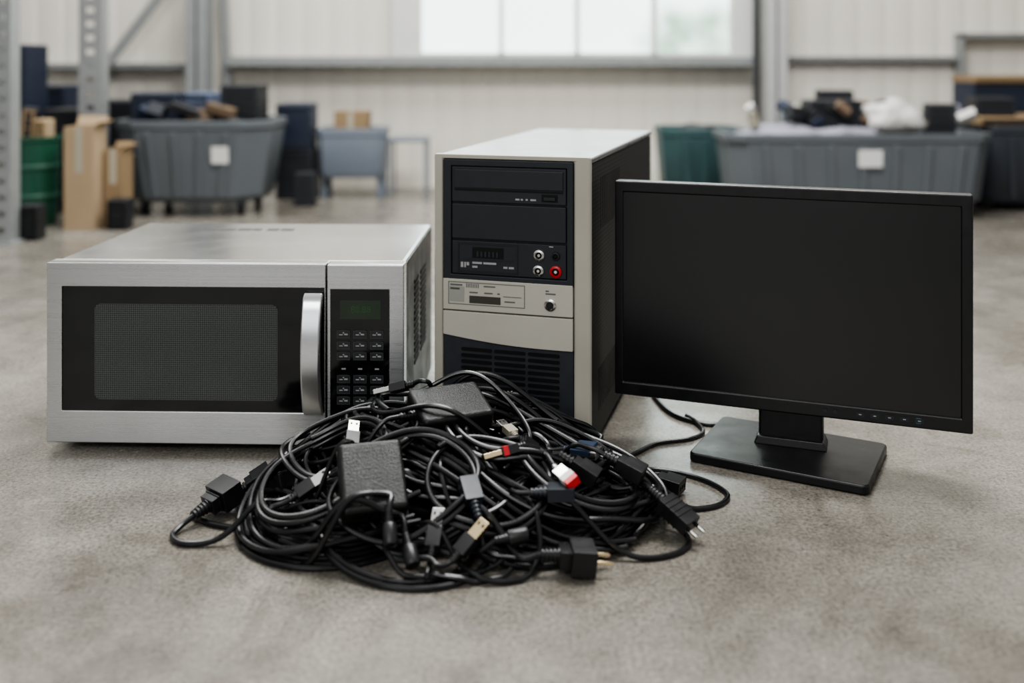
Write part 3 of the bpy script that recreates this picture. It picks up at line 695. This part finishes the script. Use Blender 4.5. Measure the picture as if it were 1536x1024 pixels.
def bundle(path,n,off,label,sm=8,lift=None,r=.0035,name='power_cable'):
    P=resample(catmull(path),.004); T_=np.gradient(P,axis=0); T_/=np.linalg.norm(T_,axis=1)[:,None]; Nn=np.stack([-T_[:,1],T_[:,0]],1)
    for k in range(n):
        s=np.linspace(0,1,len(P)); o=(k-(n-1)/2)*off*(1+.45*np.sin(s*5+k*1.7))
        a=int(rng.integers(0,6)); q=P+Nn*o[:,None]
        cord(clampy(q[a:len(q)-int(rng.integers(0,6))].copy()),r,label=label,sm=sm,lift=lift,name=name)
bundle([(-.30,1.19),(-.27,1.24),(-.215,1.275),(-.15,1.300),(-.08,1.320),(0,1.32),(.06,1.295),(.10,1.255),(.11,1.20),(.07,1.16)],2,.012,'long black cable sweeping over the crown of the pile',sm=11)
bundle([(-.20,1.28),(-.193,1.255),(-.146,1.215),(-.093,1.175),(-.029,1.140),(.03,1.118),(.09,1.112),(.14,1.135)],3,.010,'long black cable running diagonally down the pile',sm=11)
bundle([(-.12,1.325),(-.05,1.335),(.02,1.325),(.09,1.30),(.15,1.265),(.178,1.225),(.165,1.180),(.12,1.150),(.06,1.135),(0,1.145),(-.04,1.17)],3,.010,'black cable forming a wide open loop over the pile',lift=[(.42,.10,.008),(.12,.12,.010)],sm=11)
bundle([(-.10,1.13),(-.17,1.095),(-.24,1.095),(-.295,1.14),(-.305,1.20),(-.26,1.25)],3,.010,'long black cable curling around the pile edge')
for (cx,cy,a,b_,rot,tn,ph) in ((-.225,1.175,.075,.062,.3,2.2,.5),(-.20,1.215,.085,.055,-.3,1.7,2.5),(-.03,1.145,.072,.052,.1,1.8,4.0),(.075,1.185,.070,.055,-.2,2.2,1.0),(.02,1.235,.105,.065,.3,1.5,3.0),(-.125,1.13,.085,.050,.15,1.6,5.0)):
    cord(loop(cx,cy,a,b_,rot,tn,ph,.02,(.008,.004),.06),.0035,label='black cable coiled loosely on the slope of the pile',sm=10)

# ---- power adapters
def adapter(cx,cy,w,d,t,ang,tilt,label,lift=0,roll=0,pct=70):
    pts=[(cx+u*w*math.cos(ang)-v*d*math.cos(tilt)*math.sin(ang),cy+u*w*math.sin(ang)+v*d*math.cos(tilt)*math.cos(ang)) for u in np.linspace(-.5,.5,18) for v in np.linspace(-.5,.5,18)]
    p=np.array(pts); i,j=ij(p); h=H[i,j]
    xl=(p[:,0]-cx)*math.cos(ang)+(p[:,1]-cy)*math.sin(ang); yl=-(p[:,0]-cx)*math.sin(ang)+(p[:,1]-cy)*math.cos(ang)
    pl=yl*math.tan(tilt)-xl*math.tan(roll)
    zc=np.percentile(h-pl,pct)+t/2/math.cos(tilt)+lift
    r=root('power_adapter',label,'power adapter',(cx,cy,zc))
    Mw=Matrix.Translation((cx,cy,zc))@Matrix.Rotation(ang,4,'Z')@Matrix.Rotation(tilt,4,'X')@Matrix.Rotation(roll,4,'Y'); r.matrix_world=Mw
    MB().box((0,0,0),(w,d,t)).obj('adapter_body',[adapP],parent=r,bevel=.006,seg=5)
    MB().box((0,0,-t*.12),(w+.0006,d+.0006,.0012)).obj('case_seam',[blackM],parent=r,bevel=0)
    lab=MB()
    for k in range(3): lab.bx(-w*.18,w*(.10+.04*k),d*(.08-.07*k),d*(.10-.07*k),t/2-.0002,t/2+.0001)
    lab.obj('embossed_print',[mat('print_faint',(.016,.016,.016,1),.5)],parent=r)
    zz=zc+pl+t/2
    for a in range(-1,2):
        for b_ in range(-1,2): np.maximum.at(H,(i+a,j+b_),zz)
    return r,Mw
def adcord(r,M,start,sx,path,rr=.003,dive=0):
    p0=M@Vector(start); p1=M@(Vector(start)+Vector(sx)*.03)
    xy=resample(catmull([(p1.x,p1.y)]+path),.004); z=lay(xy,np.full(len(xy),rr),5)
    if dive:
        s=np.clip((np.linspace(0,1,len(z))-.7)/.3,0,1); z=np.maximum(z-dive*s*s*(3-2*s),rr)
    depo(H,xy,z,np.full(len(xy),rr))
    P=np.c_[xy,z]; k=min(10,len(P)); 
    for q in range(k): f=(q+1)/k; f=f*f*(3-2*f); P[q,2]=p1.z*(1-f)+P[q,2]*f
    P=np.vstack([[tuple(p0)],[tuple(p0*.67+p1*.33)],[tuple(p0*.33+p1*.67)],P]); Mi=M.inverted()
    Q=np.array([tuple(Mi@Vector(q)) for q in P]); vs,fs=tube(Q,rr)
    MB().add(vs,fs).obj('output_cord',[rubber],parent=r)
    rel=MB(); relief(rel,.020,.0068,.0050,n=5); o=rel.obj('strain_relief',[blackP],parent=r); o.matrix_local=Matrix.Translation(Vector(start))@Vector(sx).to_track_quat('X','Z').to_matrix().to_4x4()
A1,M1=adapter(-.077,1.240,.092,.070,.028,math.radians(24),math.radians(16),'black rectangular power adapter lying on top of the cables',pct=55)
A2,M2=adapter(-.158,1.128,.073,.084,.030,math.radians(15),math.radians(38),'black square power adapter leaning against the pile front',pct=70)
adcord(A1,M1,(-.046,0,0),(-1,0,0),[(-.17,1.20),(-.215,1.19),(-.25,1.21),(-.24,1.25)],dive=.02)
adcord(A2,M2,(.012,-.042,0),(0,-1,0),[(-.135,1.068),(-.110,1.056),(-.06,1.058),(-.01,1.08),(.03,1.12)],dive=.02)
cord(loop(-.078,1.270,.100,.066,-.1,1.15,2.9,.01,(.004,0),.02),.0032,label='black cable looped around the top adapter',name='thin_cable',sm=10,lift=[(.8,.2,.012)])

# outlying floor loops
cord(catmull([(.06,1.31),(.13,1.33),(.195,1.345),(.235,1.328),(.262,1.30),(.273,1.265),(.25,1.235),(.20,1.225),(.14,1.23),(.08,1.22)]),.0032,label='thin black cable looping across the floor beside the pile',name='thin_cable',dive=.02)
cord(catmull([(.03,1.14),(.09,1.118),(.142,1.105),(.185,1.118),(.203,1.15),(.18,1.19),(.12,1.20),(.05,1.21)]),.0032,label='thin black cable looping on the floor beside a plug',name='thin_cable',dive=.02)
cord(catmull([(-.10,1.10),(-.06,1.075),(-.03,1.055),(.01,1.06),(.03,1.09),(.02,1.13),(-.02,1.17)]),.0032,label='thin black cable looping in front of the pile',name='thin_cable',dive=.02)
cord(catmull([(.232,1.72),(.236,1.62),(.255,1.55),(.30,1.515),(.36,1.520),(.42,1.50)]),.0035,label='black monitor cable lying on the floor behind the stand',name='monitor_cable')
cord(catmull([(.06,1.34),(.135,1.362),(.17,1.40),(.21,1.44),(.26,1.458),(.285,1.49),(.27,1.55)]),.003,label='thin black cable lying behind the monitor base',name='thin_cable')
# ---- featured connectors
def fcord(kind,x,y,deg,via,label,r=.003,cat='cable',name='signal_cable',m=None,roll=0,dive=.03):
    h=np.array([math.cos(math.radians(deg)),math.sin(math.radians(deg))]); c=np.array([x,y]); L_=CL[kind]
    pts=[c+h*L_/2,c,c-h*L_/2,c-h*(L_/2+.018)]+[np.array(v) for v in via]
    cord(catmull(pts),r,start=kind,label=label,cat=cat,name=name,m=m,roll=roll,dive=dive,sm=4)
fcord('iec',.195,1.285,-30,[(.14,1.32),(.08,1.33),(.02,1.30)],'black power connector lying on the floor beside the pile',name='power_cable',r=.0035)
fcord('iec',-.322,1.255,25,[(-.388,1.215),(-.362,1.19),(-.32,1.175)],'black power connector resting at the pile edge',name='power_cable',r=.0035)
fcord('block',-.358,1.210,50,[(-.392,1.155),(-.370,1.138),(-.32,1.145),(-.28,1.17),(-.24,1.20)],'black mains plug lying on the concrete beside the pile',name='power_cable',r=.0035)
fcord('euro',.192,1.158,-42,[(.13,1.215),(.08,1.235),(.02,1.23)],'black mains plug with nickel prongs on the concrete',name='power_cable',r=.0035)
fcord('power',.068,1.078,6,[(-.01,1.09),(-.05,1.12),(-.08,1.15)],'black mains plug with brass prongs on the concrete',name='power_cable',r=.0038)
fcord('barrel',-.108,1.062,-68,[(-.14,1.09),(-.21,1.09),(-.26,1.12)],'black round cable end on the concrete',name='power_cable',r=.0035)
fcord('barrel',-.130,1.066,-78,[(-.19,1.08),(-.23,1.09)],'black round cable end on the concrete',name='power_cable',r=.0035)
fcord('dvi',.085,1.235,-25,[(.04,1.27),(-.01,1.29)],'dark blue video cable connector lying on the pile',name='video_cable',r=.004)
fcord('slate',.045,1.125,-5,[(-.005,1.14),(-.03,1.13)],'slate grey power connector lying on the pile',name='power_cable')
fcord('iec',.082,1.180,-20,[(.02,1.205),(-.01,1.19)],'black power connector lying on the pile',name='power_cable')
fcord('slate',-.045,1.118,110,[(-.025,1.08),(.01,1.075),(.04,1.09)],'slate blue power connector at the pile front',name='power_cable')
fcord('iec',.135,1.195,-25,[(.08,1.225),(.04,1.25)],'black power connector near the pile edge',name='power_cable')
fcord('barrel',.0,1.082,15,[(-.04,1.08),(-.08,1.09)],'black round power plug at the pile front',name='power_cable')
fcord('usb',-.150,1.268,170,[(-.09,1.310),(-.04,1.325)],'black data cable with silver connector on the pile',roll=.5)
fcord('usb',-.192,1.205,95,[(-.225,1.16),(-.25,1.15)],'black data cable with silver connector beside an adapter',roll=.2)
fcord('usb',-.232,1.165,25,[(-.28,1.145),(-.29,1.17)],'black data cable with silver connector among coils',roll=.5)
fcord('usb',-.083,1.092,82,[(-.085,1.055),(-.05,1.052),(0,1.07)],'black data cable with silver connector at the pile front',name='data_cable')
fcord('usbgold',-.042,1.078,35,[(-.09,1.060),(-.13,1.065)],'black data cable with gold connector at the pile front',roll=.3)
fcord('usbred',-.010,1.170,200,[(.03,1.185),(.06,1.18)],'data cable with red banded gold connector on the pile',name='data_cable',roll=.4)
fcord('ethernet',.060,1.135,-62,[(.04,1.18),(.06,1.21),(.10,1.20)],'network cable with silver and red plug',name='network_cable',roll=.5)
fcord('usb',.03,1.215,20,[(-.01,1.21),(-.03,1.20)],'black data cable with silver connector on the pile',roll=.8)
fcord('usbtan',-.005,1.275,120,[(.02,1.235),(.05,1.21)],'thin cable with a tan plug on the pile',name='data_cable')

# ================================================================ LIGHT
wd=bpy.data.worlds.new('world'); SC.world=wd; wd.use_nodes=True; N=wd.node_tree.nodes; L=wd.node_tree.links
bg=N['Background']; tc=N.new('ShaderNodeTexCoord'); sp=N.new('ShaderNodeSeparateXYZ'); L.new(tc.outputs['Generated'],sp.inputs[0])
rp=N.new('ShaderNodeValToRGB'); e=rp.color_ramp.elements; e[0].position=0; e[0].color=(.22,.22,.215,1); e[1].position=.8; e[1].color=(1,1,.99,1)
x=e.new(.10); x.color=(.38,.38,.375,1); x=e.new(.3); x.color=(.80,.81,.81,1)
L.new(sp.outputs['Z'],rp.inputs[0])
nn=N.new('ShaderNodeTexNoise'); nn.inputs['Scale'].default_value=1.8; nn.inputs['Detail'].default_value=1; L.new(tc.outputs['Generated'],nn.inputs['Vector'])
mr=N.new('ShaderNodeMapRange'); mr.inputs['From Min'].default_value=.35; mr.inputs['From Max'].default_value=.65; mr.inputs['To Min'].default_value=.30; mr.inputs['To Max'].default_value=1.6; L.new(nn.outputs['Fac'],mr.inputs['Value'])
mu=N.new('ShaderNodeMix'); mu.data_type='RGBA'; mu.blend_type='MULTIPLY'; mu.inputs['Factor'].default_value=1; L.new(rp.outputs[0],mu.inputs['A']); L.new(mr.outputs[0],mu.inputs['B'])
L.new(mu.outputs['Result'],bg.inputs[0]); bg.inputs[1].default_value=.68
def area(name,loc,rot,sx,sy,e,c=(1,1,1)):
    l=bpy.data.lights.new(name,'AREA'); l.shape='RECTANGLE'; l.size=sx; l.size_y=sy; l.energy=e; l.color=c
    o=bpy.data.objects.new(name,l); COL.objects.link(o); o.location=loc; o.rotation_euler=rot
area('skylight_lamp',(.3,1.9,2.7),(0,0,0),1.5,.9,112,(1,.998,.985))
area('skylight_lamp',(-.6,3.4,2.7),(math.radians(-10),0,0),4,1.0,126,(1,.995,.97))
area('skylight_lamp',(-.8,-1.6,2.3),(math.radians(50),0,math.radians(-10)),2.0,1.0,38,(1,.998,.985))
area('screen_sheen_fill',(-1.6,-2.7,1.15),(math.radians(88),0,math.radians(-24)),2.2,1.3,15,(.97,.985,1))  # added fill light behind the camera, gives the monitor screen its sheen
